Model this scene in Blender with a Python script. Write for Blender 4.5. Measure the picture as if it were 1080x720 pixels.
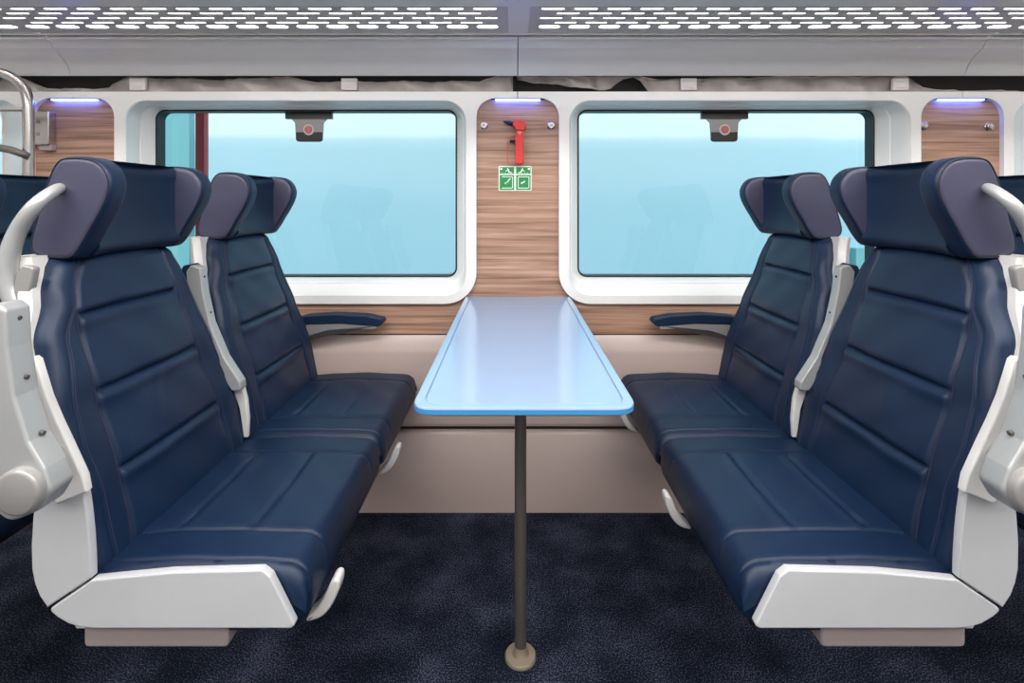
import bpy, bmesh, math, random
from mathutils import Vector
for o in list(bpy.data.objects): bpy.data.objects.remove(o)
S = bpy.context.scene
C = S.collection
R = math.radians
PI = math.pi
random.seed(7)
H = 1.07            # camera height; world x=0 is the centre line of the bay, +y points to the windows

# ---------------------------------------------------------------- camera
cam = bpy.data.cameras.new('camera'); co = bpy.data.objects.new('camera', cam); C.objects.link(co)
co.location = (-0.02, 0, H); co.rotation_euler = (R(90), 0, 0)
cam.sensor_width = 36; cam.lens = 18.0; cam.shift_y = -147/1080; cam.clip_start = 0.02
S.camera = co

# ---------------------------------------------------------------- world, sun, big lights, exposure
W = bpy.data.worlds.new('world'); S.world = W; W.use_nodes = True
W.node_tree.nodes['Background'].inputs[0].default_value = (0.86, 0.90, 0.92, 1)
W.node_tree.nodes['Background'].inputs[1].default_value = 1.05
sun = bpy.data.lights.new('sun', 'SUN'); sun.energy = 1.75; sun.angle = R(4)
so = bpy.data.objects.new('sun', sun); C.objects.link(so); so.rotation_euler = (R(50), 0, R(8))
def area(name, loc, rot, sx, sy, e, col=(1, 1, 1)):
    l = bpy.data.lights.new(name, 'AREA'); l.shape = 'RECTANGLE'; l.size = sx; l.size_y = sy; l.energy = e; l.color = col
    o = bpy.data.objects.new(name, l); C.objects.link(o); o.location = loc; o.rotation_euler = rot
    return o
area('ceiling_lamp', (0, 0.25, 2.09), (0, 0, 0), 5.2, 0.34, 60, (1, .98, .96))
area('lamp_far_side', (0, -0.55, 1.95), (R(38), 0, 0), 4.6, 0.30, 22, (1, .98, .96))
S.view_settings.view_transform = 'Standard'; S.view_settings.look = 'None'
S.view_settings.gamma = 1; S.view_settings.exposure = 0.36; S.view_settings.use_curve_mapping = False

# ---------------------------------------------------------------- materials
def lin(c):
    return tuple(((v/255)/12.92 if v/255 <= .04045 else ((v/255+.055)/1.055)**2.4) for v in c) + (1,)
def mat(name, rgb, rough=.5, metal=0, bump=0, bscale=200, var=0, vscale=8, coat=0, spec=.5):
    m = bpy.data.materials.new(name); m.use_nodes = True; nt = m.node_tree; b = nt.nodes['Principled BSDF']
    c = lin(rgb); b.inputs['Base Color'].default_value = c
    b.inputs['Roughness'].default_value = rough; b.inputs['Metallic'].default_value = metal
    b.inputs['Coat Weight'].default_value = coat; b.inputs['Coat Roughness'].default_value = .12
    b.inputs['Specular IOR Level'].default_value = spec
    tc = nt.nodes.new('ShaderNodeTexCoord')
    if var:
        n = nt.nodes.new('ShaderNodeTexNoise'); n.inputs['Scale'].default_value = vscale; n.inputs['Detail'].default_value = 5
        nt.links.new(tc.outputs['Object'], n.inputs['Vector'])
        r = nt.nodes.new('ShaderNodeValToRGB')
        r.color_ramp.elements[0].position = .3; r.color_ramp.elements[1].position = .7
        r.color_ramp.elements[0].color = tuple(v*(1-var) for v in c[:3])+(1,)
        r.color_ramp.elements[1].color = tuple(min(1, v*(1+var)) for v in c[:3])+(1,)
        nt.links.new(n.outputs['Fac'], r.inputs['Fac']); nt.links.new(r.outputs['Color'], b.inputs['Base Color'])
    if bump:
        n = nt.nodes.new('ShaderNodeTexNoise'); n.inputs['Scale'].default_value = bscale; n.inputs['Detail'].default_value = 3
        nt.links.new(tc.outputs['Object'], n.inputs['Vector'])
        bp = nt.nodes.new('ShaderNodeBump'); bp.inputs['Strength'].default_value = bump; bp.inputs['Distance'].default_value = .002
        nt.links.new(n.outputs['Fac'], bp.inputs['Height']); nt.links.new(bp.outputs['Normal'], b.inputs['Normal'])
    return m
def emis(name, col, s):
    m = bpy.data.materials.new(name); m.use_nodes = True; nt = m.node_tree; nt.nodes.clear()
    e = nt.nodes.new('ShaderNodeEmission'); e.inputs[0].default_value = col+(1,); e.inputs[1].default_value = s
    o = nt.nodes.new('ShaderNodeOutputMaterial'); nt.links.new(e.outputs[0], o.inputs[0]); return m
M = {}
M['leather'] = mat('navy_leather', (12, 34, 62), .46, bump=.12, bscale=260, var=.10, vscale=5, spec=.38)
M['wing'] = mat('slate_leather', (58, 58, 80), .46, bump=.12, bscale=260, var=.08)
M['seam'] = mat('dark_seam', (14, 22, 40), .7)
M['stitch'] = mat('plum_stitch', (50, 46, 76), .7)
M['white'] = mat('white_plastic', (214, 212, 209), .32, var=.02, coat=.15)
M['surround'] = mat('white_surround', (240, 238, 236), .35, coat=.2)
M['shell'] = mat('seat_shell_grey', (194, 195, 197), .34, var=.03)
M['silver'] = mat('silver_paint', (172, 173, 173), .32, metal=.3)
M['grey'] = mat('grey_plastic', (150, 148, 146), .38, metal=.2)
M['beam'] = mat('taupe_metal', (170, 156, 152), .40)
M['taupe'] = mat('taupe_panel', (198, 178, 170), .27, var=.02, coat=.3)
M['table'] = mat('sky_blue_table', (140, 167, 200), .16, coat=.15, spec=.5)
M['table_edge'] = mat('blue_table_edge', (64, 138, 194), .3)
M['groove'] = mat('table_groove', (104, 128, 176), .4)
M['pole'] = mat('bronze_pole', (96, 90, 86), .35, metal=.25)
M['flange'] = mat('brass_flange', (176, 160, 140), .35, metal=.5)
M['steel'] = mat('brushed_steel', (190, 184, 182), .22, metal=.95)
M['rack'] = mat('rack_metal', (232, 229, 229), .33, metal=.12)
M['bead'] = mat('bright_bead', (235, 232, 230), .2, metal=.4)
M['perf'] = mat('perforated_sheet', (196, 193, 193), .4, metal=.2)
M['dark'] = mat('dark_void', (34, 32, 32), .8)
M['gasket'] = mat('black_rubber', (16, 18, 20), .45)
M['sheet'] = mat('crumpled_foil', (172, 164, 160), .42, metal=.2, var=.25, vscale=9)
M['clip'] = mat('white_clip', (232, 224, 224), .5)
M['red'] = mat('red_plastic', (224, 58, 50), .4)
M['redpost'] = mat('red_paint', (190, 52, 66), .5)
M['green'] = mat('sign_green', (26, 140, 74), .5)
M['signwhite'] = mat('sign_white', (232, 240, 226), .5)
M['black'] = mat('black_plastic', (22, 22, 24), .35)
M['smoke'] = mat('smoky_plastic', (176, 170, 168), .3)
M['pink'] = mat('pink_button', (226, 120, 112), .4)
M['ceil'] = mat('ceiling_white', (214, 212, 210), .5)
M['ext_pale'] = mat('exterior_pale', (192, 214, 222), .8)
M['ext_blue'] = mat('exterior_blue', (182, 209, 218), .8)
M['ext_teal'] = mat('exterior_teal', (128, 182, 186), .8)
M['ext_white'] = mat('exterior_white', (240, 244, 246), .8)
M['ext_ground'] = mat('exterior_concrete', (150, 160, 160), .9, var=.1)
M['ext_dark'] = mat('exterior_dark', (40, 60, 64), .7)
M['led'] = emis('led_blue', (.06, .14, 1.0), 26)
M['slotglow'] = emis('rack_ceiling_glow', (1, .985, .96), 7)  # glow standing in for the ceiling light behind the rack slots
M['ceillight'] = emis('ceiling_light_diffuser', (1, .98, .95), 2.0)

def wood():
    m = bpy.data.materials.new('walnut_veneer'); m.use_nodes = True; nt = m.node_tree; b = nt.nodes['Principled BSDF']
    g = nt.nodes.new('ShaderNodeNewGeometry')
    def noise(sc, sx, sz, det, dist=0):
        mp = nt.nodes.new('ShaderNodeMapping'); mp.inputs['Scale'].default_value = (sx, 1, sz)
        nt.links.new(g.outputs['Position'], mp.inputs['Vector'])
        n = nt.nodes.new('ShaderNodeTexNoise'); n.inputs['Scale'].default_value = sc; n.inputs['Detail'].default_value = det
        n.inputs['Distortion'].default_value = dist
        nt.links.new(mp.outputs[0], n.inputs['Vector']); return n
    n1 = noise(1, 2.4, 75, 6, .5); n2 = noise(1, 5, 240, 3)
    r = nt.nodes.new('ShaderNodeValToRGB'); el = r.color_ramp.elements
    el[0].position = .30; el[0].color = lin((136, 102, 84)); el[1].position = .72; el[1].color = lin((202, 168, 146))
    e = el.new(.42); e.color = lin((166, 128, 107)); e = el.new(.55); e.color = lin((188, 148, 126))
    nt.links.new(n1.outputs['Fac'], r.inputs['Fac'])
    mx = nt.nodes.new('ShaderNodeMix'); mx.data_type = 'RGBA'; mx.blend_type = 'MULTIPLY'; mx.inputs[0].default_value = .45
    r2 = nt.nodes.new('ShaderNodeValToRGB'); r2.color_ramp.elements[0].position = .3; r2.color_ramp.elements[0].color = (.45, .4, .36, 1)
    r2.color_ramp.elements[1].position = .6; r2.color_ramp.elements[1].color = (1, 1, 1, 1)
    nt.links.new(n2.outputs['Fac'], r2.inputs['Fac'])
    nt.links.new(r.outputs[0], mx.inputs[6]); nt.links.new(r2.outputs[0], mx.inputs[7]); nt.links.new(mx.outputs[2], b.inputs['Base Color'])
    b.inputs['Roughness'].default_value = .42
    return m
M['wood'] = wood()
def carpet():
    m = bpy.data.materials.new('navy_carpet'); m.use_nodes = True; nt = m.node_tree; b = nt.nodes['Principled BSDF']
    g = nt.nodes.new('ShaderNodeNewGeometry')
    a = nt.nodes.new('ShaderNodeTexNoise'); a.inputs['Scale'].default_value = 300; a.inputs['Detail'].default_value = 3
    c = nt.nodes.new('ShaderNodeTexNoise'); c.inputs['Scale'].default_value = 7; c.inputs['Detail'].default_value = 4
    for n in (a, c): nt.links.new(g.outputs['Position'], n.inputs['Vector'])
    r = nt.nodes.new('ShaderNodeValToRGB'); el = r.color_ramp.elements
    el[0].position = .36; el[0].color = lin((8, 12, 22)); el[1].position = .68; el[1].color = lin((98, 102, 126))
    e = el.new(.52); e.color = lin((23, 31, 48))
    ad = nt.nodes.new('ShaderNodeMath'); ad.operation = 'MULTIPLY_ADD'; ad.inputs[1].default_value = .35; ad.inputs[2].default_value = -.175
    nt.links.new(c.outputs['Fac'], ad.inputs[0])
    s = nt.nodes.new('ShaderNodeMath'); s.operation = 'ADD'
    nt.links.new(a.outputs['Fac'], s.inputs[0]); nt.links.new(ad.outputs[0], s.inputs[1])
    nt.links.new(s.outputs[0], r.inputs['Fac']); nt.links.new(r.outputs[0], b.inputs['Base Color'])
    bp = nt.nodes.new('ShaderNodeBump'); bp.inputs['Strength'].default_value = .7; bp.inputs['Distance'].default_value = .003
    nt.links.new(a.outputs['Fac'], bp.inputs['Height']); nt.links.new(bp.outputs[0], b.inputs['Normal'])
    b.inputs['Roughness'].default_value = .95; b.inputs['Specular IOR Level'].default_value = .15
    return m
M['carpet'] = carpet()
def glass():
    m = bpy.data.materials.new('cyan_tinted_glass'); m.use_nodes = True; nt = m.node_tree; nt.nodes.clear()
    t = nt.nodes.new('ShaderNodeBsdfTransparent'); t.inputs[0].default_value = (.67, .87, .92, 1)
    g = nt.nodes.new('ShaderNodeBsdfGlossy'); g.inputs['Roughness'].default_value = .02; g.inputs[0].default_value = (.9, 1, 1, 1)
    ge = nt.nodes.new('ShaderNodeNewGeometry'); dt = nt.nodes.new('ShaderNodeVectorMath'); dt.operation = 'DOT_PRODUCT'
    nt.links.new(ge.outputs['Normal'], dt.inputs[0]); nt.links.new(ge.outputs['Incoming'], dt.inputs[1])
    last = dt.outputs['Value']
    for op, v in (('ABSOLUTE', 0), ('SUBTRACT', 1), ('POWER', 5), ('MULTIPLY_ADD', .9)):      # Schlick reflectance, same from both sides
        n = nt.nodes.new('ShaderNodeMath'); n.operation = op
        if op == 'SUBTRACT': n.inputs[0].default_value = 1; nt.links.new(last, n.inputs[1])
        else: nt.links.new(last, n.inputs[0]); n.inputs[1].default_value = v
        if op == 'MULTIPLY_ADD': n.inputs[2].default_value = .05
        last = n.outputs[0]
    x = nt.nodes.new('ShaderNodeMixShader'); o = nt.nodes.new('ShaderNodeOutputMaterial')
    nt.links.new(last, x.inputs[0]); nt.links.new(t.outputs[0], x.inputs[1]); nt.links.new(g.outputs[0], x.inputs[2]); nt.links.new(x.outputs[0], o.inputs[0])
    return m
M['glass'] = glass()

# ---------------------------------------------------------------- mesh helpers
class MB:
    def __init__(s): s.v = []; s.f = []; s.m = []
    def add(s, vs, fs, mi=0):
        b = len(s.v); s.v += [tuple(p) for p in vs]
        for f in fs: s.f.append([b+i for i in f]); s.m.append(mi)
        return b
    def rings(s, rs, mi=0, caps=True, closed=True, capmi=None):
        """rs: list of rings with equal point counts; quads between consecutive rings"""
        n = len(rs[0]); b = len(s.v)
        for r in rs: s.v += [tuple(p) for p in r]
        for k in range(len(rs)-1):
            for i in range(n if closed else n-1):
                j = (i+1) % n
                s.f.append([b+k*n+i, b+k*n+j, b+(k+1)*n+j, b+(k+1)*n+i]); s.m.append(mi)
        if caps:
            s.f.append([b+i for i in range(n)][::-1]); s.m.append(mi if capmi is None else capmi)
            s.f.append([b+(len(rs)-1)*n+i for i in range(n)]); s.m.append(mi if capmi is None else capmi)
    def box(s, x0, x1, y0, y1, z0, z1, r=0.0, mi=0):
        if r <= 0:
            s.add([(x0,y0,z0),(x1,y0,z0),(x1,y1,z0),(x0,y1,z0),(x0,y0,z1),(x1,y0,z1),(x1,y1,z1),(x0,y1,z1)],
                  [(0,3,2,1),(4,5,6,7),(0,1,5,4),(1,2,6,5),(2,3,7,6),(3,0,4,7)], mi)
        else:
            pl = round_poly([(x0,z0),(x1,z0),(x1,z1),(x0,z1)], r, 3); s.prism(pl, y0, y1, r*.6, 3, mi)
    def prism(s, poly, y0, y1, r=.004, st=3, mi=0, capmi=None):
        """outline in the x-z plane, extruded along y with rounded edges"""
        if y1 < y0: y0, y1 = y1, y0
        r = min(r, (y1-y0)/2*.98); rs = [[(x, y0, z) for x, z in inset(poly, r*1.2)]]
        for k in range(st+1):
            a = k/st*PI/2; rs.append([(x, y0+r*(1-math.cos(a)), z) for x, z in inset(poly, r*(1-math.sin(a)))])
        for k in range(st+1):
            a = PI/2-k/st*PI/2; rs.append([(x, y1-r*(1-math.cos(a)), z) for x, z in inset(poly, r*(1-math.sin(a)))])
        rs.append([(x, y1, z) for x, z in inset(poly, r*1.2)])
        s.rings(rs, mi, True, True, capmi)
    def tube(s, pts, rad, n=12, mi=0, caps=True):
        pts = [Vector(p) for p in pts]; rs = []; up = Vector((0, 1, 0)); m = len(pts)
        rad = rad if isinstance(rad, (list, tuple)) else [rad]*m
        for i, p in enumerate(pts):
            t = (pts[min(i+1, m-1)]-pts[max(i-1, 0)]).normalized()
            u = up if abs(t.dot(up)) < .95 else Vector((1, 0, 0))
            a = t.cross(u).normalized(); b = t.cross(a).normalized()
            rs.append([p+a*rad[i]*math.cos(2*PI*k/n)+b*rad[i]*math.sin(2*PI*k/n) for k in range(n)])
        s.rings(rs, mi, caps)
    def disc(s, c, axis, prof, n=28, mi=0):
        """lathe: prof = [(distance along axis, radius)]"""
        c = Vector(c); t = Vector(axis).normalized(); u = Vector((0, 0, 1)) if abs(t.z) < .9 else Vector((1, 0, 0))
        a = t.cross(u).normalized(); b = t.cross(a).normalized()
        s.rings([[c+t*h+a*r*math.cos(2*PI*k/n)+b*r*math.sin(2*PI*k/n) for k in range(n)] for h, r in prof], mi)
    def build(s, name, mats, parent=None, sx=1, smooth=True, ang=38, loc=None):
        me = bpy.data.meshes.new(name)
        vs = [(x*sx, y, z) for x, y, z in s.v]
        me.from_pydata(vs, [], s.f); 
        for mm in (mats if isinstance(mats, (list, tuple)) else [mats]): me.materials.append(mm)
        me.polygons.foreach_set('material_index', s.m)
        me.update()
        bm = bmesh.new(); bm.from_mesh(me); bmesh.ops.recalc_face_normals(bm, faces=bm.faces); bm.to_mesh(me); bm.free()
        if smooth:
            me.polygons.foreach_set('use_smooth', [True]*len(me.polygons)); me.set_sharp_from_angle(angle=R(ang))
        o = bpy.data.objects.new(name, me); C.objects.link(o)
        if parent: o.parent = parent
        if loc: o.location = loc
        return o
def area2(p): return sum(p[i][0]*p[(i+1) % len(p)][1]-p[(i+1) % len(p)][0]*p[i][1] for i in range(len(p)))/2
def inset(p, r):
    if r == 0: return list(p)
    sg = 1 if area2(p) > 0 else -1; n = len(p); out = []
    for i in range(n):
        a = Vector(p[i-1]); b = Vector(p[i]); c = Vector(p[(i+1) % n])
        d1 = (b-a).normalized() if (b-a).length > 1e-9 else Vector((1, 0)); d2 = (c-b).normalized() if (c-b).length > 1e-9 else d1
        n1 = Vector((-d1.y, d1.x))*sg; n2 = Vector((-d2.y, d2.x))*sg; m = n1+n2
        if m.length < 1e-6: m = n1
        m.normalize(); k = r/max(.5, m.dot(n1)); q = b+m*k; out.append((q.x, q.y))
    return out
def round_poly(pts, r, seg=5):
    n = len(pts); out = []
    rr = r if isinstance(r, (list, tuple)) else [r]*n
    for i in range(n):
        a = Vector(pts[i-1]); b = Vector(pts[i]); c = Vector(pts[(i+1) % n]); rad = rr[i]
        if rad <= 0: out.append(tuple(b)); continue
        u = (a-b); w = (c-b); lu, lw = u.length, w.length; u.normalize(); w.normalize()
        t = min(rad/max(.05, math.tan(max(.05, u.angle(w)/2))), lu*.48, lw*.48)
        p0 = b+u*t; p1 = b+w*t
        for k in range(seg+1):
            f = k/seg; q = p0*(1-f)**2+b*2*f*(1-f)+p1*f*f; out.append((q.x, q.y))
    return out
def catmull(pts, k=6):
    out = []; n = len(pts)
    P = [Vector(p) for p in pts]
    for i in range(n-1):
        p0 = P[max(0, i-1)]; p1 = P[i]; p2 = P[i+1]; p3 = P[min(n-1, i+2)]
        for j in range(k):
            t = j/k; out.append(.5*((2*p1)+(p2-p0)*t+(2*p0-5*p1+4*p2-p3)*t*t+(3*p1-p0-3*p2+p3)*t**3))
    out.append(P[-1]); return out
def closed_curve(pts, k=5):
    n = len(pts); P = [Vector(p) for p in pts]; out = []
    for i in range(n):
        p0 = P[i-1]; p1 = P[i]; p2 = P[(i+1) % n]; p3 = P[(i+2) % n]
        for j in range(k):
            t = j/k; q = .5*((2*p1)+(p2-p0)*t+(2*p0-5*p1+4*p2-p3)*t*t+(3*p1-p0-3*p2+p3)*t**3); out.append(tuple(q))
    return out
def interp(t, tab):
    if t <= tab[0][0]: return tab[0][1]
    for (a, x), (b, y) in zip(tab, tab[1:]):
        if t <= b:
            f = (t-a)/(b-a); f = f*f*(3-2*f)*.5+f*.5; return x+(y-x)*f
    return tab[-1][1]
def empty(name, loc, rz=0):
    o = bpy.data.objects.new(name, None); C.objects.link(o); o.location = loc; o.rotation_euler.z = rz
    o.empty_display_size = .05; return o
def tag(o, label=None, cat=None, group=None, kind=None):
    if label: o['label'] = label
    if cat: o['category'] = cat
    if group: o['group'] = group
    if kind: o['kind'] = kind
    return o
def copy_tree(o, parent=None):
    c = o.copy(); C.objects.link(c); c.parent = parent
    for ch in list(o.children): copy_tree(ch, c)
    return c
def XW(px, d): return (px-540)*d/540-.02       # measured position on the photograph -> metres at a known distance
def ZW(py, d): return H-(py-213)*d/540

# ---------------------------------------------------------------- setting: floor, ceiling, shell
XE = 3.3; YB = -1.02; YW = 1.80
def structure(mb, name, m, **k): return tag(mb.build(name, m, **k), kind='structure')
b = MB(); b.box(-XE, XE, YB, 1.90, -.05, 0); structure(b, 'floor', M['carpet'], smooth=False)
b = MB(); b.box(-XE, XE, YB, 2.0, 2.12, 2.18); structure(b, 'ceiling', M['ceil'], smooth=False)
b = MB(); b.box(-XE, XE, YB-.06, YB, 0, 2.12); structure(b, 'wall_aisle', M['ceil'], smooth=False)
for s, nm in ((-1, 'wall_left'), (1, 'wall_right')):
    b = MB(); b.box(s*XE, s*(XE+.05), YB, 2.0, 0, 2.12); structure(b, nm, M['ceil'], smooth=False)

# window wall: lower profile run along x, then the wood, then the window surrounds
def run(prof, x0, x1, back):
    mb = MB(); pr = prof+[(back, prof[-1][1]), (back, prof[0][1])]
    mb.rings([[(x0, y, z) for y, z in pr], [(x1, y, z) for y, z in pr]]); return mb
wall = run([(1.80, .603), (1.796, .603), (1.776, .556), (1.774, .545), (1.774, .302), (1.778, .292)], -XE, XE, 1.90).build('wall_windows', M['taupe'], ang=20)
tag(wall, kind='structure')
run([(1.792, .292), (1.792, .274)], -XE, XE, 1.90).build('shadow_gap', M['dark'], wall)
lp = run([(1.790, .276), (1.776, .272), (1.770, .262), (1.764, .03), (1.764, 0)], -XE, XE, 1.90)
lp.build('lower_panel', M['taupe'], wall, ang=40)
b = MB(); b.box(-XE, XE, 1.812, 1.90, .603, .7235); b.build('wood_band', M['wood'], wall, smooth=False)
b = MB(); b.box(-XE, XE, 1.800, 1.812, .599, .604); b.build('joint_strip', M['dark'], wall, smooth=False)
CELL = [-2.34, -.78, .78, 2.34]; PIL = [-3.12, -1.56, 0, 1.56, 3.12]
for x in PIL:
    b = MB(); b.box(x-.178, x+.178, 1.812, 1.86, .724, 1.45); b.build('pillar_panel', M['wood'], wall, smooth=False)
# upper void above the window panels
b = MB(); b.box(-XE, XE, 1.862, 2.0, 1.43, 2.12); b.build('roof_void', M['dark'], wall, smooth=False)

def rrect(hw, z0, z1, r, seg=8):
    pts = []
    for cx, cz, a0 in ((hw-r, z0+r, -90), (hw-r, z1-r, 0), (-hw+r, z1-r, 90), (-hw+r, z0+r, 180)):
        for k in range(seg+1):
            a = R(a0+90*k/seg); pts.append((cx+r*math.cos(a), cz+r*math.sin(a)))
    return pts
def surround(cx, idx):
    dh, dc = {2: (.014, -.003), 3: (.006, -.006)}.get(idx, (-.105, 0))
    def at(p, y): return [(cx+x, y, z) for x, z in p]
    def shr(*a): return [(x+dc, z) for x, z in rrect(*a)]
    # outer outline of the moulded panel
    half = [(0, 1.457), (.7785, 1.457), (.7785, 1.434), (.70, 1.434)]
    for k in range(1, 9):
        a = R(90+90*k/8); half.append((.70+.065*math.cos(a), 1.369+.065*math.sin(a)))
    half.append((.635, .82))
    for k in range(1, 11):
        a = R(-90*k/10); half.append((.525+.11*math.cos(a), .823+.11*math.sin(a)))
    outl = half+[(-x, z) for x, z in half[1:]][::-1]+[(0, .713)]
    outl = outl[:len(half)]+[(0, .713)]+[(-x, z) for x, z in half[1:][::-1]]
    hole = rrect(.600, .742, 1.433-.006, .075)
    bm = bmesh.new(); eds = []
    for loop in (outl, hole):
        vs = [bm.verts.new((cx+x, 1.795, z)) for x, z in loop]
        for i in range(len(vs)): eds.append(bm.edges.new((vs[i], vs[(i+1) % len(vs)])))
    bmesh.ops.triangle_fill(bm, edges=eds, use_beauty=True)
    bad = [f for f in bm.faces if abs(f.calc_center_median().x-cx) < .59 and .755 < f.calc_center_median().z < 1.415 and len([1 for v in f.verts if abs(v.co.x-cx) <= .6005]) == len(f.verts)]
    bmesh.ops.delete(bm, geom=bad, context='FACES_ONLY')
    bm.verts.index_update()
    mb = MB(); mb.add([v.co[:] for v in bm.verts], [[v.index for v in f.verts] for f in bm.faces]); bm.free()
    mb.rings([at(outl, 1.795), at(outl, 1.84)], caps=False)
    mb.rings([at(hole, 1.795), at(rrect(.596, .745, 1.424, .072), 1.799), at(shr(.575+dh, .775, 1.421, .055), 1.862)], caps=False)
    o = mb.build('window_%d' % idx, M['surround'], ang=30); tag(o, kind='structure')
    mb = MB(); mb.rings([at(shr(.578+dh, .772, 1.424, .055), 1.860), at(shr(.571+dh, .779, 1.418, .052), 1.860), at(shr(.545+dh, .792, 1.412, .035), 1.900), at(shr(.545+dh, .792, 1.412, .035), 1.905), at(shr(.60+dh,.74,1.44,.05),1.905)], caps=False)
    mb.build('window_frame', M['surround'], o, ang=30)
    mb = MB(); g1 = shr(.548+dh, .789, 1.415, .033); g2 = shr(.5395+dh, .7975, 1.4065, .030)
    mb.rings([at(g1, 1.899), at(g2, 1.899), at(g2, 1.945), at(g1, 1.945)], caps=False); mb.build('gasket', M['gasket'], o)
    mb = MB(); g = shr(.541+dh, .796, 1.408, .031)
    mb.add(at(g, 1.940), [list(range(len(g)))]); mb.build('pane', M['glass'], o, smooth=False)
    # body skin round the glass, outside
    mb = MB(); mb.rings([at(shr(.543+dh, .795, 1.41, .033), 1.95), at([(p[0]*1.0, p[1]) for p in rrect(.7785, .45, 1.60, .001)], 1.95)], caps=False)
    mb.build('outer_skin', M['black'], o, smooth=False)
for i, cx in enumerate(CELL): surround(cx, i+1)

# blue led strips under the arches of the pillars
for x, lab in ((-1.56, 'blue glowing strip light over the left wood pillar'), (0, 'blue glowing strip light over the middle wood pillar'), (1.56, 'blue glowing strip light over the right wood pillar')):
    t = empty('strip_light', (x, 1.803, 1.428)); tag(t, lab, 'light', 'blue strip lights over the pillars')
    b = MB(); b.box(-.078, .078, -.006, .007, -.0005, .0035); b.build('diffuser', M['led'], t, smooth=False)
    b = MB(); b.box(-.095, .095, -.007, .008, .0035, .0058); b.build('housing', M['dark'], t, smooth=False)

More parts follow.
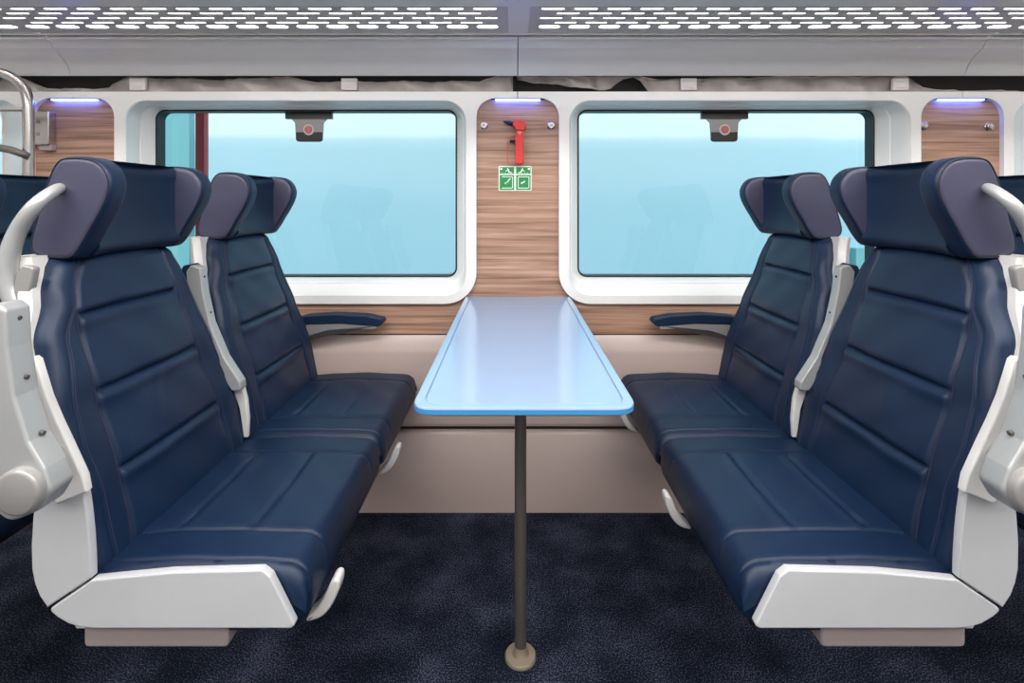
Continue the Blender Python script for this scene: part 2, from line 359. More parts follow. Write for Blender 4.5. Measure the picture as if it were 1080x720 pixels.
# ---------------------------------------------------------------- luggage racks
def stadium(x0, x1, y0, y1, n=4):
    r = (y1-y0)/2; cy = (y0+y1)/2; pts = []
    for k in range(n+1):
        a = R(-90+180*k/n); pts.append((x1-r+r*math.cos(a), cy+r*math.sin(a)))
    for k in range(n+1):
        a = R(90+180*k/n); pts.append((x0+r+r*math.cos(a), cy+r*math.sin(a)))
    return pts
def rack(cx, label):
    SX = -1 if cx in (-.78, 2.34) else 1
    t = empty('luggage_rack', (cx, 1.79, 1.513)); tag(t, label, 'luggage rack', 'luggage racks above the windows')
    ox, oy, oz = cx, 1.79, 1.513
    L = .7785; LP_ = .780
    prof = [(1.800, 1.515), (1.790, 1.511), (1.783, 1.520), (1.775, 1.542), (1.757, 1.563), (1.728, 1.582), (1.718, 1.586), (1.705, 1.606), (1.698, 1.610)]
    pr = prof+[(1.698, 1.640), (1.80, 1.640)]
    mb = MB(); mb.rings([[(x-ox, y-oy, z-oz) for y, z in pr] for x in (cx-L, cx+L)]); mb.build('cove', M['rack'], t, ang=30)
    mb = MB(); mb.tube([(-L, 1.692-oy, 1.612-oz), (L, 1.692-oy, 1.612-oz)], .0045, 8); mb.build('bead', M['bead'], t)
    mb = MB(); mb.tube([(-L, 1.672-oy, 1.618-oz), (L-.0, 1.672-oy, 1.618-oz)], .003, 8); mb.build('edge_bead', M['bead'], t)
    # perforated underside: tiles with a slot each
    Z = 1.620; mb = MB(); pitch = .0942
    rows = [(1.440, 1.478, 1.455, 1.4645, 0), (1.478, 1.514, 1.4905, 1.4995, 1), (1.514, 1.552, 1.5285, 1.5375, 0), (1.552, 1.583, 1.5665, 1.5755, 1), (1.583, 1.662, 1.594, 1.622, 0)]
    for sgn in (1,):
        for (ya, yb, sa, sb, ph) in rows:
            xs = -L+.062-.0135+ph*pitch/2
            if ph: mb.add([(-L+.030, ya-oy, Z-oz), (xs, ya-oy, Z-oz), (xs, yb-oy, Z-oz), (-L+.030, yb-oy, Z-oz)], [(0, 1, 2, 3)])
            else: mb.add([(-L+.030, ya-oy, Z-oz), (xs, ya-oy, Z-oz), (xs, yb-oy, Z-oz), (-L+.030, yb-oy, Z-oz)], [(0, 1, 2, 3)])
            n = 16
            for k in range(n):
                x0 = xs+k*pitch; x1 = x0+pitch
                if x1 > L+.001: break
                st = stadium(x0+.0135, x1-.0135, sa, sb)
                m_ = len(st); ring = []
                for (px, py) in st:
                    # project onto the tile border
                    cxx = (x0+x1)/2; cyy = (sa+sb)/2; dx = px-cxx; dy = py-cyy
                    k1 = ((x1-cxx) if dx > 0 else (x0-cxx))/dx if abs(dx) > 1e-9 else 1e9
                    k2 = ((yb-cyy) if dy > 0 else (ya-cyy))/dy if abs(dy) > 1e-9 else 1e9
                    kk = min(k1, k2); ring.append([cxx+dx*kk, cyy+dy*kk])
                for (cx_, cy_) in ((x0, ya), (x1, ya), (x1, yb), (x0, yb)):
                    j = min(range(m_), key=lambda i: (ring[i][0]-cx_)**2+(ring[i][1]-cy_)**2); ring[j] = [cx_, cy_]
                mb.rings([[(p[0], p[1]-oy, Z-oz) for p in ring], [(p[0], p[1]-oy, Z-oz) for p in st], [(p[0], p[1]-oy, Z+.002-oz) for p in st]], caps=False)
            xe = xs+(k if x1 > L+.001 else n)*pitch
            mb.add([(xe, ya-oy, Z-oz), (.780, ya-oy, Z-oz), (.780, yb-oy, Z-oz), (xe, yb-oy, Z-oz)], [(0, 1, 2, 3)])
    mb.build('perforated_panel', M['perf'], t, SX, smooth=False)
    mb = MB()
    mb.box(-.780, -L+.030, 1.40-oy, 1.70-oy, Z-.001-oz, Z+.03-oz)
    mb.box(-L+.03, L-.001, 1.662-oy, 1.70-oy, Z-oz, Z+.004-oz)
    mb.build('end_plate', M['rack'], t, SX, smooth=False)
    mb = MB(); mb.box(-L+.04, L-.005, 1.445-oy, 1.66-oy, Z+.0045-oz, Z+.0085-oz); mb.build('ceiling_glow_panel', M['slotglow'], t, SX, smooth=False)  # added glowing panel in place of ceiling light shining through the slots
    mb = MB(); fr = [(1.440, 1.620), (1.400, 1.617), (1.20, 1.628), (1.10, 1.640), (1.075, 1.66), (1.08, 1.69), (1.10, 1.70), (1.10, 1.68), (1.20, 1.655), (1.44, 1.648)]
    mb.rings([[(x, y-oy, z-oz) for y, z in fr] for x in (-L, L)]); mb.build('front_shelf', M['rack'], t, ang=40)
rack(-2.34, 'grey luggage rack at the far left edge, above the left grab rail')
rack(-.78, 'grey luggage rack with lit slots above the left large window')
rack(.78, 'grey luggage rack with lit slots above the right large window')
rack(2.34, 'grey luggage rack at the far right edge, past the right pillar')

# crumpled lining in the slit between rack and window panels, with white clips in front
def lining(tops, bots, label, y=1.835):
    mb = MB(); n = len(tops)*7
    def f(tab, x):
        for (a, u), (b2, v) in zip(tab, tab[1:]):
            if x <= b2: q = (x-a)/(b2-a); q = q*q*(3-2*q); return u+(v-u)*q
        return tab[-1][1]
    x0 = tops[0][0]; x1 = tops[-1][0]; rs = []
    for k in range(n+1):
        px = x0+(x1-x0)*k/n; zt = ZW(f(tops, px), y); zb = ZW(f(bots, px), y); col = []
        for j in range(7):
            q = j/6; w = .010*math.sin(px*.11+q*2)+.006*math.sin(px*.37+q*4)
            col.append((XW(px, y), y+w, zb+(zt-zb)*q))
        rs.append(col)
    mb.rings(rs, caps=False, closed=False)
    o = mb.build('lining_sheet', M['sheet'], ang=60); m = o.modifiers.new('thickness', 'SOLIDIFY'); m.thickness = .0015
    tag(o, label, 'sheet', 'crumpled lining above the window panels')
lining([(-60, 80), (25, 83), (50, 93), (100, 94), (140, 82), (240, 84), (300, 81), (330, 86), (420, 86), (500, 86), (525, 80), (541, 80)], [(-60, 99), (540, 99), (541, 99)], 'crumpled grey lining sheet in the slit above the left window')
lining([(545, 80), (675, 80), (676, 80)], [(545, 84), (560, 88), (580, 88), (610, 93), (640, 95), (658, 84), (672, 81), (676, 81)], 'short drooping grey lining sheet above the middle pillar and window corner')
lining([(665, 78), (700, 84), (760, 82), (860, 80), (955, 80), (985, 95), (1140, 96)], [(665, 80), (690, 99), (750, 99), (1140, 99)], 'crumpled grey lining sheet in the slit above the right window')
for px, lab in ((146, 'white square clip above the left end of the left window'), (368.5, 'white square clip above the right half of the left window'),
                (726, 'white square clip above the left half of the right window'), (949, 'white square clip above the right end of the right window')):
    b = MB(); w = .028; b.box(-w, w, -.006, .006, -.021, .021, .003)
    b.box(-w*.8, w*.8, -.010, -.004, -.012, -.009); b.box(-w*.8, w*.8, -.010, -.004, .009, .012)
    o = b.build('panel_clip', M['clip'], loc=(XW(px, 1.815), 1.815, ZW(89, 1.815))); tag(o, lab, 'clip', 'white clips in the slit above the windows')

# ---------------------------------------------------------------- table
tb = empty('table', (0, 1.2, 0)); tag(tb, 'light blue fold table fixed under the middle pillar on one dark pole', 'table')
TZ = .74
def tpoly(ins, r=.040):
    x = .183-ins; return round_poly([(-x, .820+ins), (x, .820+ins), (x*1.0, 1.787-ins*.2), (-x, 1.787-ins*.2)], [r, r, .002, .002], 7)
def tr(p, z): return [(x, y-1.2, z) for x, y in p]
mb = MB(); mb.rings([tr(tpoly(.004), TZ-.014), tr(tpoly(0), TZ-.011), tr(tpoly(0), TZ-.003)], caps=True)
mb.build('table_edge', M['table_edge'], tb)
mb = MB(); mb.rings([tr(tpoly(0), TZ-.003), tr(tpoly(.0008), TZ-.001), tr(tpoly(.003), TZ), tr(tpoly(.0165, .03), TZ)], caps=False)
mb.rings([tr(tpoly(.0165, .03), TZ), tr(tpoly(.0165, .03), TZ-.0015)], caps=False)
mb.build('table_rim', M['table'], tb)
mb = MB(); mb.rings([tr(tpoly(.0165, .03), TZ-.0014), tr(tpoly(.0180, .03), TZ-.0014)], caps=False)
mb.build('groove', M['groove'], tb)
mb = MB(); p = tpoly(.0178, .03); mb.rings([tr(p, TZ-.0014), tr(tpoly(.0195, .03), TZ-.0003)], caps=False); q = tpoly(.0195, .03); mb.add(tr(q, TZ-.0003), [list(range(len(q)))])
mb.build('tabletop', M['table'], tb)
for xa, xb_ in ((-.162, -.142), (-.125, -.08), (-.05, .055), (.085, .13), (.142, .162)):
    mb = MB(); mb.box(xa, xb_, 1.62-1.2, 1.6225-1.2, TZ-.0002, TZ+.0001); mb.build('hinge_line', M['groove'], tb, smooth=False)
mb = MB(); mb.tube([(0, .005, .012), (0, .005, TZ-.0145)], .0138, 24); mb.build('pole', M['pole'], tb)
mb = MB(); mb.disc((0, .005, 0), (0, 0, 1), [(0, .037), (.004, .037), (.008, .034), (.010, .020), (.020, .0155), (.028, .0145)], 36); mb.build('base_flange', M['flange'], tb)
mb = MB(); mb.box(-.12, .12, -.30, .40, TZ-.028, TZ-.0145); mb.build('support_bracket', M['pole'], tb)

# ---------------------------------------------------------------- seats
# local frame: x forward from the front edge of the cushion to the back (negative), y along the row, z up
def xb(z):           # front face of the backrest
    return interp(z, [(.42, -.318), (.49, -.327), (.60, -.348), (.75, -.388), (.88, -.428), (.974, -.457)])
def hwid(z): return interp(z, [(.43, .220), (.55, .224), (.66, .223), (.75, .208), (.84, .193), (.92, .178), (.955, .165), (.974, .152)])
def gauss(x, s): return math.exp(-(x/s)**2)
def seamw(z): return interp(z, [(.45, .150), (.60, .146), (.75, .137), (.88, .128), (.974, .122)])
def shift(z, dy): return dy*interp(z, [(.55, .25), (.80, 1)])
def nearw(z, hw): return hw*interp(z, [(.60, 1), (.75, 1.04), (.84, 1.0), (.90, .90), (.974, .80)])
def backrest(parent, sx, dy):
    mb = MB(); NZ = 100; rs = []
    creases = [.875, .745, .612]; lines = [[], [], [], []]
    def surf(y, z):
        hw = hwid(z) if y > 0 else nearw(z, hwid(z)); s = seamw(z); ay = abs(y); x0 = xb(z)
        if y < 0: s = min(s, hw-.040)
        e = min(1, (.974-z)/.018) if z > .956 else 1
        e = math.sqrt(max(0, 1-(1-e)**2)) if e < 1 else 1
        x = x0+.006*gauss((ay-(s+hw)/2), .04)
        if ay < s: x += .008*(1-min(1, (ay/s))**4)
        x -= .0048*gauss(ay-s, .0035)
        if ay < s+.002:
            for zc in creases:
                zz = z-zc-.003*(1-(ay/s)**2)
                x -= .011*gauss(zz, .0045)*min(1, (s+.002-ay)/.012); x += .003*gauss(zz+.014, .011)
        x += .0018*math.sin(y*38+z*22)*math.sin(z*31+y*9)+.0022*gauss((y+.02)-(z-.70)*.5, .012)*gauss(z-.70, .05)
        x -= .0018*gauss(ay-(hw-.026), .0022)
        ed = min(1, max(0, hw-ay)/.022)
        return x-.020*(1-math.sqrt(max(0, 1-(1-ed)**2)))-.020*(1-e), hw, s
    for i in range(NZ+1):
        z = .435+(.974-.435)*i/NZ; x0 = xb(z); hf = hwid(z); hn = nearw(z, hf); o_ = shift(z, dy)
        ys = [-hn+(hn+hf)*j/44 for j in range(45)]
        for sy in (-1, 1):
            hw = hf if sy > 0 else hn; s_ = seamw(z) if sy > 0 else min(seamw(z), hw-.040)
            ys += [sy*(s_+v) for v in (-.006, -.003, 0, .003, .006)]+[sy*(hw-.026+v) for v in (-.004, -.002, 0, .002, .004)]+[sy*(hw-v) for v in (.0006, .002, .005, .009)]
        ys.sort(); loop = []
        for y in ys: loop.append((surf(y, z)[0], y+o_, z))
        for q, (sy, off) in enumerate(((-1, 0), (1, 0), (-1, 1), (1, 1))):
            if i % 3 == 0 and z < .965:
                hw = hf if sy > 0 else hn; s_ = seamw(z) if sy > 0 else min(seamw(z), hw-.040)
                yy = sy*((s_+.0075) if off == 0 else (hw-.0315)); lines[q].append((surf(yy, z)[0]+.0002, yy+o_, z))
        loop += [(x0-.026, hf+o_, z), (x0-.046, hf*.97+o_, z), (x0-.046, -hn*.97+o_, z), (x0-.026, -hn+o_, z)]
        rs.append(loop)
    mb.rings(rs); o = mb.build('backrest', M['leather'], parent, sx, ang=60)
    mb = MB()
    for l in lines: mb.tube(l, .0007, 5)
    mb.build('stitching', M['stitch'], o, sx)
def cushion(parent, sx, seatkind):
    mb = MB(); rs = []; W2 = .2335; NY = 72
    def prof(y):
        e = (W2-abs(y)); rr = .030
        sh = 0 if e >= rr else rr*(1-math.sqrt(max(0, 1-((rr-e)/rr)**2)))
        NX = 60; top = []
        for j in range(NX+1):
            x = -.345+.345*j/NX
            x = min(x, -.0); z = .492+.008*(1-((x+.17)/.17)**2)
            # side seams, then the two cross creases between them
            s = .142
            z -= .0034*gauss(abs(y)-s, .0040)
            if abs(y) < s:
                m = min(1, (s-abs(y))/.02)
                for xc in (-.255, -.128): z -= .0045*gauss(x-xc+.006*(y/s)**2, .0048)*m; z += .0020*gauss(x-xc-.014, .010)*m
                z += .003*m
            z -= .0032*gauss(abs(y)-(W2-.022), .0020)
            z += .0011*math.sin(x*42+y*25)*math.sin(y*30+x*12)
            d = -x                                   # distance from the front
            if d < .034: z -= .034*(1-math.sqrt(max(0, 1-((.034-d)/.034)**2)))
            top.append((x, z-sh))
        fr = [(.001, .445), (.002, .430), (-.002, .412), (-.014, .402), (-.05, .400)]
        bo = [(-.2, .400), (-.345, .405)]
        return [(x, y, z) for x, z in top+[(a-sh, c) for a, c in fr]+bo]
    ys = [-W2+2*W2*k/NY for k in range(NY+1)]
    ys = sorted(set([round(v, 5) for v in ys]+[s*(W2-v) for s in (-1, 1) for v in (.0005, .0015, .003, .020, .022, .024)]+[s*(.142+v) for s in (-1, 1) for v in (-.004, -.002, 0, .002, .004)]))
    mb.rings([prof(y) for y in ys]); return mb.build('cushion', M['leather'], parent, sx, ang=55)
WPOLY = [(-.500, .974), (-.445, .970), (-.424, .988), (-.405, 1.020), (-.387, 1.050), (-.374, 1.078), (-.370, 1.105), (-.380, 1.130), (-.402, 1.146), (-.440, 1.150), (-.467, 1.142), (-.488, 1.100), (-.506, 1.040), (-.516, .995)]
def headrest(parent, sx):
    hd = None
    # centre pad
    mb = MB(); rs = []; NZ = 22
    for i in range(NZ+1):
        z = .972+(1.148-.972)*i/NZ; q = i/NZ; loop = []
        rd = 0.016*((1-min(1, q/.12))**2+(1-min(1, (1-q)/.14))**2)
        xf = interp(q, [(0, -.438), (.3, -.444), (.8, -.444), (1, -.436)])
        for j in range(25):
            u = -1+2*j/24; y = u*.112; x = xf-rd+.020*abs(u)**3
            loop.append((x, y, z))
        bx = interp(q, [(0, -.495), (.5, -.486), (.85, -.474), (1, -.455)])
        for j in range(9): u = 1-2*j/8; loop.append((bx+rd, u*.112, z))
        rs.append(loop)
    mb.rings(rs); hp = mb.build('headrest_pad', M['leather'], parent, sx, ang=60)
    for sy in (-1, 1):
        mb = MB(); po = closed_curve(WPOLY, 4)
        # outer face bulges, inner face is hollow
        st = 6; r = .012; rings = []
        for k in range(st+1):
            a = k/st*PI/2; rings.append((inset(po, r*(1-math.sin(a))), r*(1-math.cos(a))))
        y_in = .104; y_out = .150; rs = []
        def bend(x, z, base):   # the wings lean outward a little towards the front and top
            return base+.055*(x+.46)*(.6)+.0*(z-1.05)
        for pl, off in rings: rs.append([(x, sy*(bend(x, z, y_in)+off), z) for x, z in pl])
        for pl, off in rings[::-1]: rs.append([(x, sy*(bend(x, z, y_out)-off), z) for x, z in pl])
        n = len(po); mb.rings(rs[:], 1, True, True, 0)
        # faces: 3 rings nearest each cap use the slate colour
        nr = len(rs)-1
        for fi in range(nr*n):
            k = fi//n
            mb.m[fi] = 0 if k < 3 or k >= nr-3 else 1
        w = mb.build('headrest_wing', [M['wing'], M['leather']], parent, sx, ang=70)
        pl = inset(po, .0045); mb = MB(); pts = [(x, sy*(bend(x, z, y_out)-.0018), z) for x, z in pl]; pts.append(pts[0])
        mb.tube(pts, .0014, 6, caps=False); mb.build('piping', M['seam'], w, sx)
def shell(parent, sx, dy):
    mb = MB(); rs = []
    for i in range(30):
        z = .40+(.978-.40)*i/29; hw = hwid(min(z, .95))+.001; hn = nearw(z, hw)*interp(z, [(.80, 1), (.90, 1.08), (.974, 1.14)]); x0 = xb(min(z, .974))-max(0, z-.974)*.3; o_ = shift(z, dy)
        f = x0-.024; bk = x0-.066
        loop = [(f, -hn, z), (f, hw, z), (f-.006, hw+.003, z), (f-.02, hw+.003, z), (bk+.006, hw-.01, z), (bk, hw-.03, z), (bk, -hn+.03, z), (bk+.006, -hn+.01, z), (f-.02, -hn-.003, z), (f-.006, -hn-.003, z)]
        rs.append([(a, b_+o_, c_) for a, b_, c_ in loop])
    mb.rings(rs); mb.build('back_shell', M['white'], parent, sx, ang=40)
    mb = MB(); mb.box(-.36, -.02, -.21, .21, .385, .41, .006); mb.build('seat_pan', M['black'], parent, sx)
OFFX = .343
def lp(pts, d): return [(XW(px, d)+OFFX, ZW(py, d)) for px, py in pts]
def aisle_parts(t, sx, yc):
    Y = lambda d: d-yc
    mb = MB(); d = .785
    mb.prism(round_poly(lp([(97, 611.5), (180, 603.5), (276, 601), (285, 608), (311, 660), (306, 663), (98, 663), (84, 661.5), (72, 658), (60, 651), (51, 643)], d), .005, 3), Y(.785), Y(.800), .0025)
    mb.build('side_panel', M['shell'], t, sx)
    mb = MB(); mb.prism(lp([(49.5, 641), (95.5, 610), (95, 590), (93.5, 565), (91, 540), (88, 520), (84, 505), (50, 520), (36, 530), (34, 550), (32.5, 575), (33, 600), (36, 615), (41, 628)], d), Y(.785), Y(.800), .0025)
    mb.build('rear_side_panel', M['shell'], t, sx)
    mb = MB(); mb.prism(lp([(8, 380), (33, 377), (37, 380), (49, 419), (60, 445), (71, 468), (82, 492), (87, 503), (90, 519), (60, 532), (20, 500), (4, 430)], .775), Y(.775), Y(.790), .003)
    mb.build('armrest_bracket', M['white'], t, sx)
    # raised armrest
    a = MB(); po = round_poly(lp([(-40, 324), (20, 316), (29, 322), (31, 360), (38, 410), (52, 455), (68, 482), (76, 504), (64, 524), (33, 537), (6, 515), (-4, 460), (-22, 390)], .722), [.009]*7+[.014, .022, .022, .02, .01, .01], 4)
    a.prism(po, Y(.690), Y(.728), .0045, 4); ar = a.build('raised_armrest', M['silver'], t, sx)
    for px, py in ((23, 335), (31, 397), (48, 456)):
        x = XW(px, .712)+OFFX; z = ZW(py, .712); m2 = MB(); m2.disc((x+.0005, Y(.710), z), (1, 0, -.2), [(-.006, .0034), (-.0005, .0034), (.0, .0026)], 12); m2.build('screw', M['pole'], ar, sx)
    m2 = MB(); xx = XW(33, .70)+OFFX; zz = ZW(511, .70); m2.disc((xx, Y(.692), zz), (0, -1, 0), [(-.03, .031), (.012, .031), (.015, .029), (.016, .026)], 36); m2.build('pivot_cap', M['grey'], ar, sx)
    m2 = MB(); m2.disc((xx-.034, Y(.786), zz+.006), (0, -1, 0), [(0, .014), (.075, .014)], 20); m2.build('hinge_pin', M['grey'], ar, sx)
    m2 = MB(); pp = lp([(-46, 324), (-30, 322), (-14, 390), (0, 455), (8, 510), (-4, 500), (-30, 400)], .722); m2.prism(pp, Y(.695), Y(.724), .006); m2.build('arm_pad', M['leather'], ar, sx)
    # grab handle beside the headrest
    h = MB(); D = .845
    pts = catmull([(XW(64, .885)+OFFX, Y(.885), ZW(198, .885)), (XW(56, .868)+OFFX, Y(.868), ZW(202, .868)), (XW(36, D)+OFFX, Y(D), ZW(218, D)), (XW(18, D)+OFFX, Y(D), ZW(245, D)), (XW(9, D)+OFFX, Y(D), ZW(275, D)), (XW(9, D)+OFFX, Y(D), ZW(300, D)), (XW(16, D)+OFFX, Y(D), ZW(320, D))], 6)
    n = len(pts); h.tube(pts, [.0085+.0055*min(1, i/(n*.6)) for i in range(n)], 14); h.build('grab_handle', M['silver'], t, sx)
    h = MB(); h.prism(round_poly(lp([(17, 290), (24, 279), (37, 282), (31, 310), (24, 330), (12, 332)], .84), .006, 3), Y(.838), Y(.852), .003); h.build('handle_base', M['grey'], t, sx)
def window_parts(t, sx, yc):
    Y = lambda d: d-yc; d = 1.22
    a = MB(); po = round_poly(lp([(198, 286), (203, 279), (213, 282), (216, 308), (223, 340), (238, 376), (255, 402), (256, 411), (246, 411), (234, 392), (219, 366), (206, 334), (200, 306)], d), .007, 4)
    a.prism(po, Y(1.212), Y(1.240), .003); ar = a.build('raised_armrest', M['silver'], t, sx)
    for px, py in ((214.5, 292), (221, 330), (232, 365)):
        x = XW(px, 1.222)+OFFX; z = ZW(py, 1.222); m2 = MB(); m2.disc((x, Y(1.226), z), (1, 0, -.2), [(-.006, .0035), (.001, .0035), (.0015, .0025)], 10); m2.build('screw', M['black'], ar, sx)
    m2 = MB(); m2.prism(round_poly(lp([(192, 290), (198, 279), (208, 277), (213, 281), (204, 290), (204, 330), (196, 310)], 1.24), .006, 3), Y(1.222), Y(1.246), .003); m2.build('arm_pad', M['leather'], ar, sx)
    a = MB(); a.prism(lp([(240, 392), (256, 402), (261, 420), (263, 440), (262, 460), (258, 460), (254, 430), (246, 408)], 1.245), Y(1.238), Y(1.252), .003); a.build('armrest_bracket', M['white'], t, sx)
    # lowered armrest on the wall side
    d = 1.73
    a = MB(); a.prism(round_poly(lp([(296, 340), (322, 333), (350, 331), (385, 332.5), (403, 336), (405, 340), (400, 344), (360, 341), (325, 342), (296, 350)], d), .007, 3), Y(1.725), Y(1.772), .004); w = a.build('window_armrest', M['leather'], t, sx)
    a = MB(); a.prism(round_poly(lp([(296, 346), (325, 340), (360, 340), (399, 342.5), (396, 347.5), (370, 347.5), (346, 349), (332, 353), (322, 358), (296, 366)], d), .005, 3), Y(1.730), Y(1.766), .003); a.build('armrest_bracket', M['grey'], w, sx)
def lever(t, sx):
    # recline paddle under the cushion on the sitter's right hand
    y0 = -.150 if sx == 1 else .095
    mb = MB(); po = closed_curve([(.016, .426), (.028, .427), (.0275, .409), (.0145, .381), (-.002, .364), (-.0245, .357), (-.026, .363), (-.013, .375), (.0015, .396)], 4)
    mb.prism(po, y0-.016, y0+.016, .004); mb.build('recline_lever', M['white'], t, sx)
def make_seat(sx, kind, label, group, off=0, share=None):
    yc = 1.0355 if kind == 'aisle' else 1.5055
    t = empty('train_seat', (-OFFX*sx+off, yc, 0)); tag(t, label, 'seat', group)
    dy = -.025 if kind == 'aisle' else -.032
    cushion(t, sx, kind); backrest(t, sx, dy); headrest(t, sx); shell(t, sx, dy); lever(t, sx)
    (aisle_parts if kind == 'aisle' else window_parts)(t, sx, yc)
    return t
GL = 'navy leather train seats around and behind the table bay'
LA = make_seat(1, 'aisle', 'navy leather aisle seat left of the table, with white grab handle', GL)
LW = make_seat(1, 'window', 'navy leather seat left of the table, next to the left window', GL)
RA = make_seat(-1, 'aisle', 'navy leather aisle seat right of the table, with white grab handle', GL)
RW = make_seat(-1, 'window', 'navy leather seat right of the table, next to the right window', GL)
PITCH = .68
for src, dx, lab in ((LW, -PITCH, 'navy seat by the wall in the next row behind the left pair, mostly hidden'), (LA, -PITCH, 'navy aisle seat in the next row behind the left pair, cut by the frame'),
                     (RW, PITCH, 'navy seat by the wall in the next row behind the right pair, mostly hidden'), (RA, PITCH, 'navy aisle seat in the next row behind the right pair, cut by the frame')):
    c = copy_tree(src); c.location.x += dx; c['label'] = lab
# cantilever beams that carry each pair
for sx, off, lab in ((1, 0, 'taupe metal beam under the left pair of seats'), (-1, 0, 'taupe metal beam under the right pair of seats'),
                     (1, -PITCH, 'taupe metal beam under the row behind the left pair'), (-1, PITCH, 'taupe metal beam under the row behind the right pair')):
    d = .80; x0 = XW(88, d); x1 = XW(241, d); z0 = ZW(683, d); z1 = ZW(661, d)
    mb = MB(); mb.prism(round_poly([(x0, z0), (x1, z0), (x1, z1+.004), (x0, z1+.004)], .009, 4), 0, 1.764-.80, .004)
    o = mb.build('seat_beam', M['beam'], None, sx, loc=(off, .80, 0)); tag(o, lab, 'beam', 'cantilever beams under the seats')

# ---------------------------------------------------------------- things on the window wall
def coat_knob(x, z, lab):
    t = empty('coat_knob', (x, 1.812, z)); tag(t, lab, 'knob', 'chrome coat knobs on the wood pillars')
    mb = MB(); mb.disc((0, 0, 0), (0, -1, 0), [(0, .014), (.003, .014), (.005, .012), (.006, .008), (.009, .008), (.010, .0125), (.013, .0125), (.015, .010)], 24); mb.build('knob', M['steel'], t)
    mb = MB(); mb.disc((0, -.0148, 0), (0, -1, 0), [(0, .006), (.0016, .0055)], 16); mb.build('knob_centre', M['white'], t)
coat_knob(XW(510.3, 1.80), ZW(132, 1.80), 'chrome coat knob at the left of the red hammer')
coat_knob(XW(581.5, 1.80), ZW(132, 1.80), 'chrome coat knob at the right of the red hammer')
coat_knob(XW(976, 1.80), ZW(132.5, 1.80), 'chrome coat knob on the left side of the right pillar')
coat_knob(XW(1045, 1.80), ZW(133, 1.80), 'chrome coat knob on the right side of the right pillar')

# emergency hammer
hx, hz = XW(547, 1.80), ZW(150, 1.80)
t = empty('emergency_hammer', (hx, 1.812, hz)); tag(t, 'red emergency hammer with steel tip hanging on the middle pillar', 'hammer')
def hp(px, py): return (XW(px, 1.80)-hx, ZW(py, 1.80)-hz)
mb = MB(); mb.prism(round_poly([hp(*p) for p in ((543.6, 173.5), (544.2, 138), (552.2, 138), (551.2, 173.5))], .005, 3), -.034, -.014, .003)
for k in range(10):
    z = hp(0, 145+k*2.8)[1]; mb.box(hp(543.2, 0)[0], hp(552.2, 0)[0], -.036, -.012, z-.0025, z+.0018, .001)
mb.build('handle', M['red'], t)
mb = MB(); mb.prism(round_poly([hp(*p) for p in ((540.5, 133.5), (541.5, 128), (546, 127.2), (553.5, 129), (555, 133.5), (553, 138.5), (544, 138), (543, 135))], .005, 3), -.038, -.012, .003); mb.build('head', M['red'], t)
mb = MB(); a = hp(541.5, 131.5); c2 = hp(531, 128.6); mb.tube([(a[0], -.025, a[1]), (a[0]*.5+c2[0]*.5, -.025, a[1]*.5+c2[1]*.5), (c2[0], -.025, c2[1])], [.0085, .008, .003], 14); mb.build('tip', M['black'], t)
mb = MB(); a = hp(544.5, 149); c2 = hp(537.5, 149.2); mb.box(c2[0], a[0], -.028, -.002, a[1]-.0035, a[1]+.0035, .002); mb.build('holder_clip', M['dark'], t)
mb = MB(); mb.box(hp(545, 0)[0], hp(551, 0)[0], -.016, 0, hp(0, 170)[1], hp(0, 164)[1], .002); mb.box(hp(545, 0)[0], hp(551, 0)[0], -.016, 0, hp(0, 137)[1], hp(0, 131)[1], .002); mb.build('wall_bracket', M['red'], t)
mb = MB(); pts = [hp(*p) for p in ((545, 143), (538, 144.5), (535.6, 149), (535.2, 160), (535.6, 171), (538, 173), (544, 172.5))]
mb.tube(catmull([(x, -.010, z) for x, z in pts], 5), .0012, 6); mb.build('seal_wire', M['red'], t)
m2 = MB(); c3 = hp(547.8, 141); m2.disc((c3[0], -.037, c3[1]), (0, -1, 0), [(0, .007), (.002, .0065)], 16); m2.build('round_boss', M['pink'], t)

# green and white instruction sign
t = empty('safety_sign', (XW(543.3, 1.80), 1.812, ZW(188, 1.80))); tag(t, 'small green and white pictogram sign below the red hammer', 'sign')
SW, SH = .0585, .044
mb = MB(); mb.prism(round_poly([(-SW, -SH), (SW, -SH), (SW, SH), (-SW, SH)], .005, 4), -.003, 0, .0006); mb.build('sign_plate', M['signwhite'], t)
for s in (-1, 1):
    x0, x1 = (.0035, .0545) if s == 1 else (-.0545, -.0035)
    mb = MB(); mb.box(x0, x1, -.0036, -.0028, -.040, .012); mb.box(x0, x1, -.0036, -.0028, .0165, .040); mb.build('green_field', M['green'], t, smooth=False)
    cx = (x0+x1)/2; w = MB()
    def bar(ax, az, bx_, bz, th=.0014): 
        d = Vector((bx_-ax, bz-az)).normalized(); n = Vector((-d.y, d.x))*th
        w.add([(ax+n.x, -.0039, az+n.y), (bx_+n.x, -.0039, bz+n.y), (bx_-n.x, -.0039, bz-n.y), (ax-n.x, -.0039, az-n.y)], [(0, 1, 2, 3)])
    # window outline being struck / pushed, person and arrow above
    bar(cx-.018, -.034, cx+.018, -.034); bar(cx-.018, .006, cx+.020, .006); bar(cx+.020, .006, cx+.020, -.034)
    bar(cx-.018, -.034, cx-.018, .006) if s == 1 else bar(cx-.006, -.020, cx+.012, .000, .002)
    bar(cx-.008, -.018, cx+.006, -.010, .0024)
    bar(cx+s*.020-.004, .034, cx+s*.020+.004, .034, .0035); bar(cx-s*.002, .036, cx-s*.010, .020, .0022); bar(cx-s*.008, .030, cx+s*.004, .026, .0015); bar(cx-s*.010, .022, cx-s*.018, .020, .0015)
    for q in range(4): bar(cx-.018+q*.010, .0192, cx-.013+q*.010, .0192, .0008)
    w.build('pictogram', M['signwhite'], t, smooth=False)

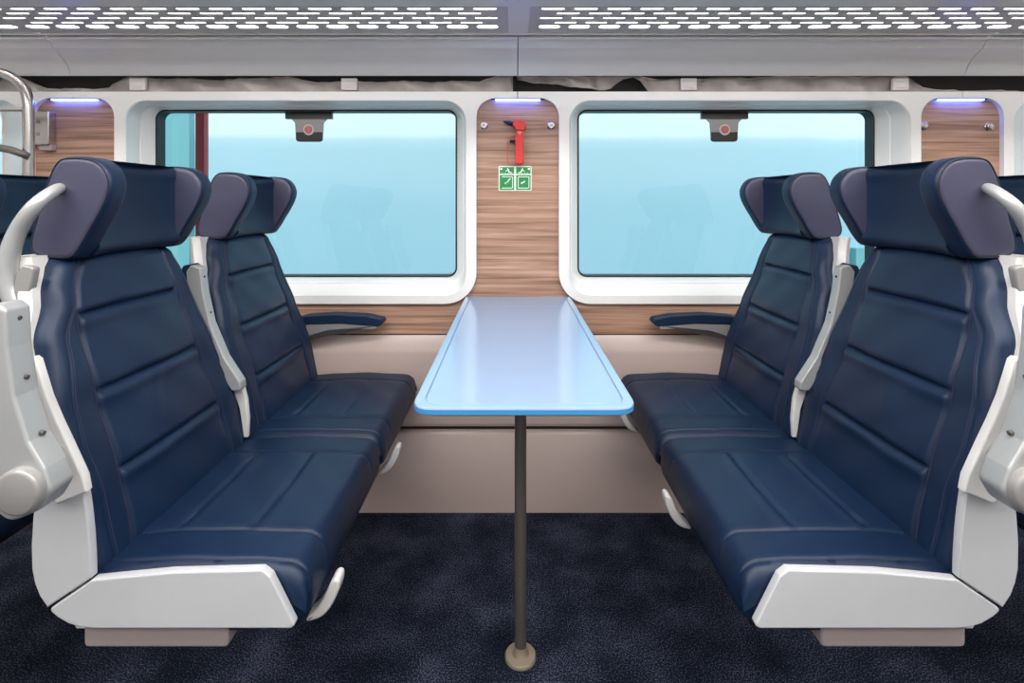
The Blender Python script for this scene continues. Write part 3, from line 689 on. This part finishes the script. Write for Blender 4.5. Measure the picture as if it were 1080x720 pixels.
# grey device on the left pillar
t = empty('wall_unit', (XW(47, 1.80), 1.812, ZW(138, 1.80))); tag(t, 'grey rectangular metal unit on the left pillar behind the rail', 'control unit')
mb = MB(); mb.box(-.034, .030, -.030, 0, -.052, .066, .006); mb.build('housing', M['steel'], t)
mb = MB(); mb.box(-.012, .032, -.022, 0, -.070, -.048, .004); mb.build('lower_plate', M['beam'], t)
for z in (.030, -.012):
    mb = MB(); mb.box(-.012, -.002, -.033, -.029, z-.006, z+.006, .001); mb.build('latch', M['grey'], t)

# release buttons on the glass
def release(px, lab):
    d = 1.925; t = empty('window_release', (XW(px, d), 1.939, 1.408)); tag(t, lab, 'release button', 'release buttons hanging at the window tops')
    k = d/540; mb = MB(); mb.box(-24.5*k, 24.5*k, -.016, 0, -7*k, .002); mb.build('mounting_bar', M['black'], t, smooth=False)
    po = round_poly([(-20*k, -6*k), (20*k, -6*k), (15*k, -11*k), (14*k, -30*k), (-14*k, -30*k), (-15*k, -11*k)], [.0035, .0035, .012, .012, .012, .012], 5)
    mb = MB(); mb.prism(po, -.010, -.001, .002); mb.build('smoked_tab', M['smoke'], t)
    po = round_poly([(-14*k, -21*k), (14*k, -21*k), (14*k, -31*k), (-14*k, -31*k)], [.0035, .0035, .014, .014], 5)
    mb = MB(); mb.prism(po, -.012, -.001, .002); mb.build('black_foot', M['black'], t)
    mb = MB(); mb.disc((0, -.010, -18.5*k), (0, -1, 0), [(0, .021), (.004, .021), (.006, .019), (.0062, .015)], 26); mb.build('button_ring', M['clip'], t)
    mb = MB(); mb.disc((0, -.0162, -18.5*k), (0, -1, 0), [(0, .0145), (.004, .013), (.005, .009)], 22); mb.build('button', M['pink'], t)
release(325.5, 'black and grey release tab with pink button at top of left window')
release(764.5, 'black and grey release tab with pink button at top of right window')

# ---------------------------------------------------------------- luggage stack rails at the far left
t = empty('luggage_stack', (XW(30, 1.68), 1.68, 0)); tag(t, 'steel tube grab rail and luggage stack at the far left edge', 'grab rail')
def rp(px, py, d=1.68): return (XW(px, d)-t.location.x, d-1.68, ZW(py, d))
mb = MB(); mb.tube([rp(-140, 76)]+catmull([rp(-60, 76), rp(-10, 76), rp(8, 79), rp(22, 89), rp(29, 103), rp(30, 125), rp(30, 190)], 6)+[rp(30, 470)[:2]+(0.0,)], .0155, 16); mb.build('frame_tube', M['steel'], t)
mb = MB(); mb.tube([rp(-140, 115.5), rp(28, 115.5)], .0075, 12); mb.build('upper_rail', M['steel'], t)
mb = MB(); mb.tube([rp(-140, 146)]+catmull([rp(-60, 148), rp(0, 156, 1.66), rp(20, 161, 1.645), rp(30, 165, 1.66)], 5), .012, 12); mb.build('lower_rail', M['pole'], t)

# ---------------------------------------------------------------- ceiling lights over the aisle (outside the frame, lighting the bay)
for x, lab in ((-1.3, 'long white ceiling light panel over the aisle on the left'), (1.3, 'long white ceiling light panel over the aisle on the right')):
    t = empty('ceiling_light', (x, .25, 2.12)); tag(t, lab, 'light', 'aisle ceiling lights')
    mb = MB(); mb.box(-1.25, 1.25, -.19, .19, -.020, 0); mb.build('frame', M['ceil'], t, smooth=False)
    mb = MB(); mb.box(-1.22, 1.22, -.16, .16, -.024, -.019); mb.build('diffuser', M['ceillight'], t, smooth=False)

# ---------------------------------------------------------------- outside the windows
b = MB(); b.box(-14, 14, 1.96, 12, -.95, -.9); o = b.build('ground', M['ext_ground'], smooth=False); tag(o, kind='structure')
def wall_reflection_paint():  # window-glass reflections painted into the wall colour as a soft white band
    m = mat('exterior_reflection_paint', (182, 209, 218), .85); nt = m.node_tree; b = nt.nodes['Principled BSDF']
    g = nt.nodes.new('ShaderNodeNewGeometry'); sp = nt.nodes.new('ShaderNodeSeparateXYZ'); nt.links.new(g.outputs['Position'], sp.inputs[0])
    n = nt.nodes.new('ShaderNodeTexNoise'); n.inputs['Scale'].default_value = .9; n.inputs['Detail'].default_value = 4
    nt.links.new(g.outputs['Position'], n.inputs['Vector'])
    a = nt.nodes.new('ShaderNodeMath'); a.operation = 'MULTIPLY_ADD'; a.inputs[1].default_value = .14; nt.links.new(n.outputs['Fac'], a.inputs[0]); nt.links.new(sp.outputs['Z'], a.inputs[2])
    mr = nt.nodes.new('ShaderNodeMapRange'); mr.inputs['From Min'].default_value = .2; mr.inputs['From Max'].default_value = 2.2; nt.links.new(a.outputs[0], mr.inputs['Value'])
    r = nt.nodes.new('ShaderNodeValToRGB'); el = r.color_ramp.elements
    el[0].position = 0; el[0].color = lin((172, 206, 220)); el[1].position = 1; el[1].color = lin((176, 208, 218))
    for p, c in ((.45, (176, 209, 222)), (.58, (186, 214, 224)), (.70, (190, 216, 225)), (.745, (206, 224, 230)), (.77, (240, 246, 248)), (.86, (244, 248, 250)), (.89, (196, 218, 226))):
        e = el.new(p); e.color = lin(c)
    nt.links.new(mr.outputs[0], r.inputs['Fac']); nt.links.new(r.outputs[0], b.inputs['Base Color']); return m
M['depot'] = wall_reflection_paint()
t = empty('depot_wall', (0, 4.6, -.9)); tag(t, 'pale blue depot wall with glass reflections painted as a white band, seen through the windows', 'building')
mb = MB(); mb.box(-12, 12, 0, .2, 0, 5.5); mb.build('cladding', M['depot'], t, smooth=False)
mb = MB(); mb.box(-3.55, -2.87, -.08, .05, 0, 5.4); mb.build('teal_door', M['ext_teal'], t, smooth=False)
mb = MB(); mb.box(3.02, 3.6, -.08, .05, 0, 1.56); mb.build('teal_door', M['ext_teal'], t, smooth=False)
t = empty('red_post', (XW(213, 2.6), 2.6, -.9)); tag(t, 'red steel post outside the left window', 'post')
mb = MB(); mb.box(-.022, .022, -.02, .02, 0, 2.9, .004); mb.build('post', M['redpost'], t)
mb = MB(); mb.box(.022, .06, -.012, .012, 1.93, 1.95, .003); mb.build('bracket', M['ext_dark'], t)
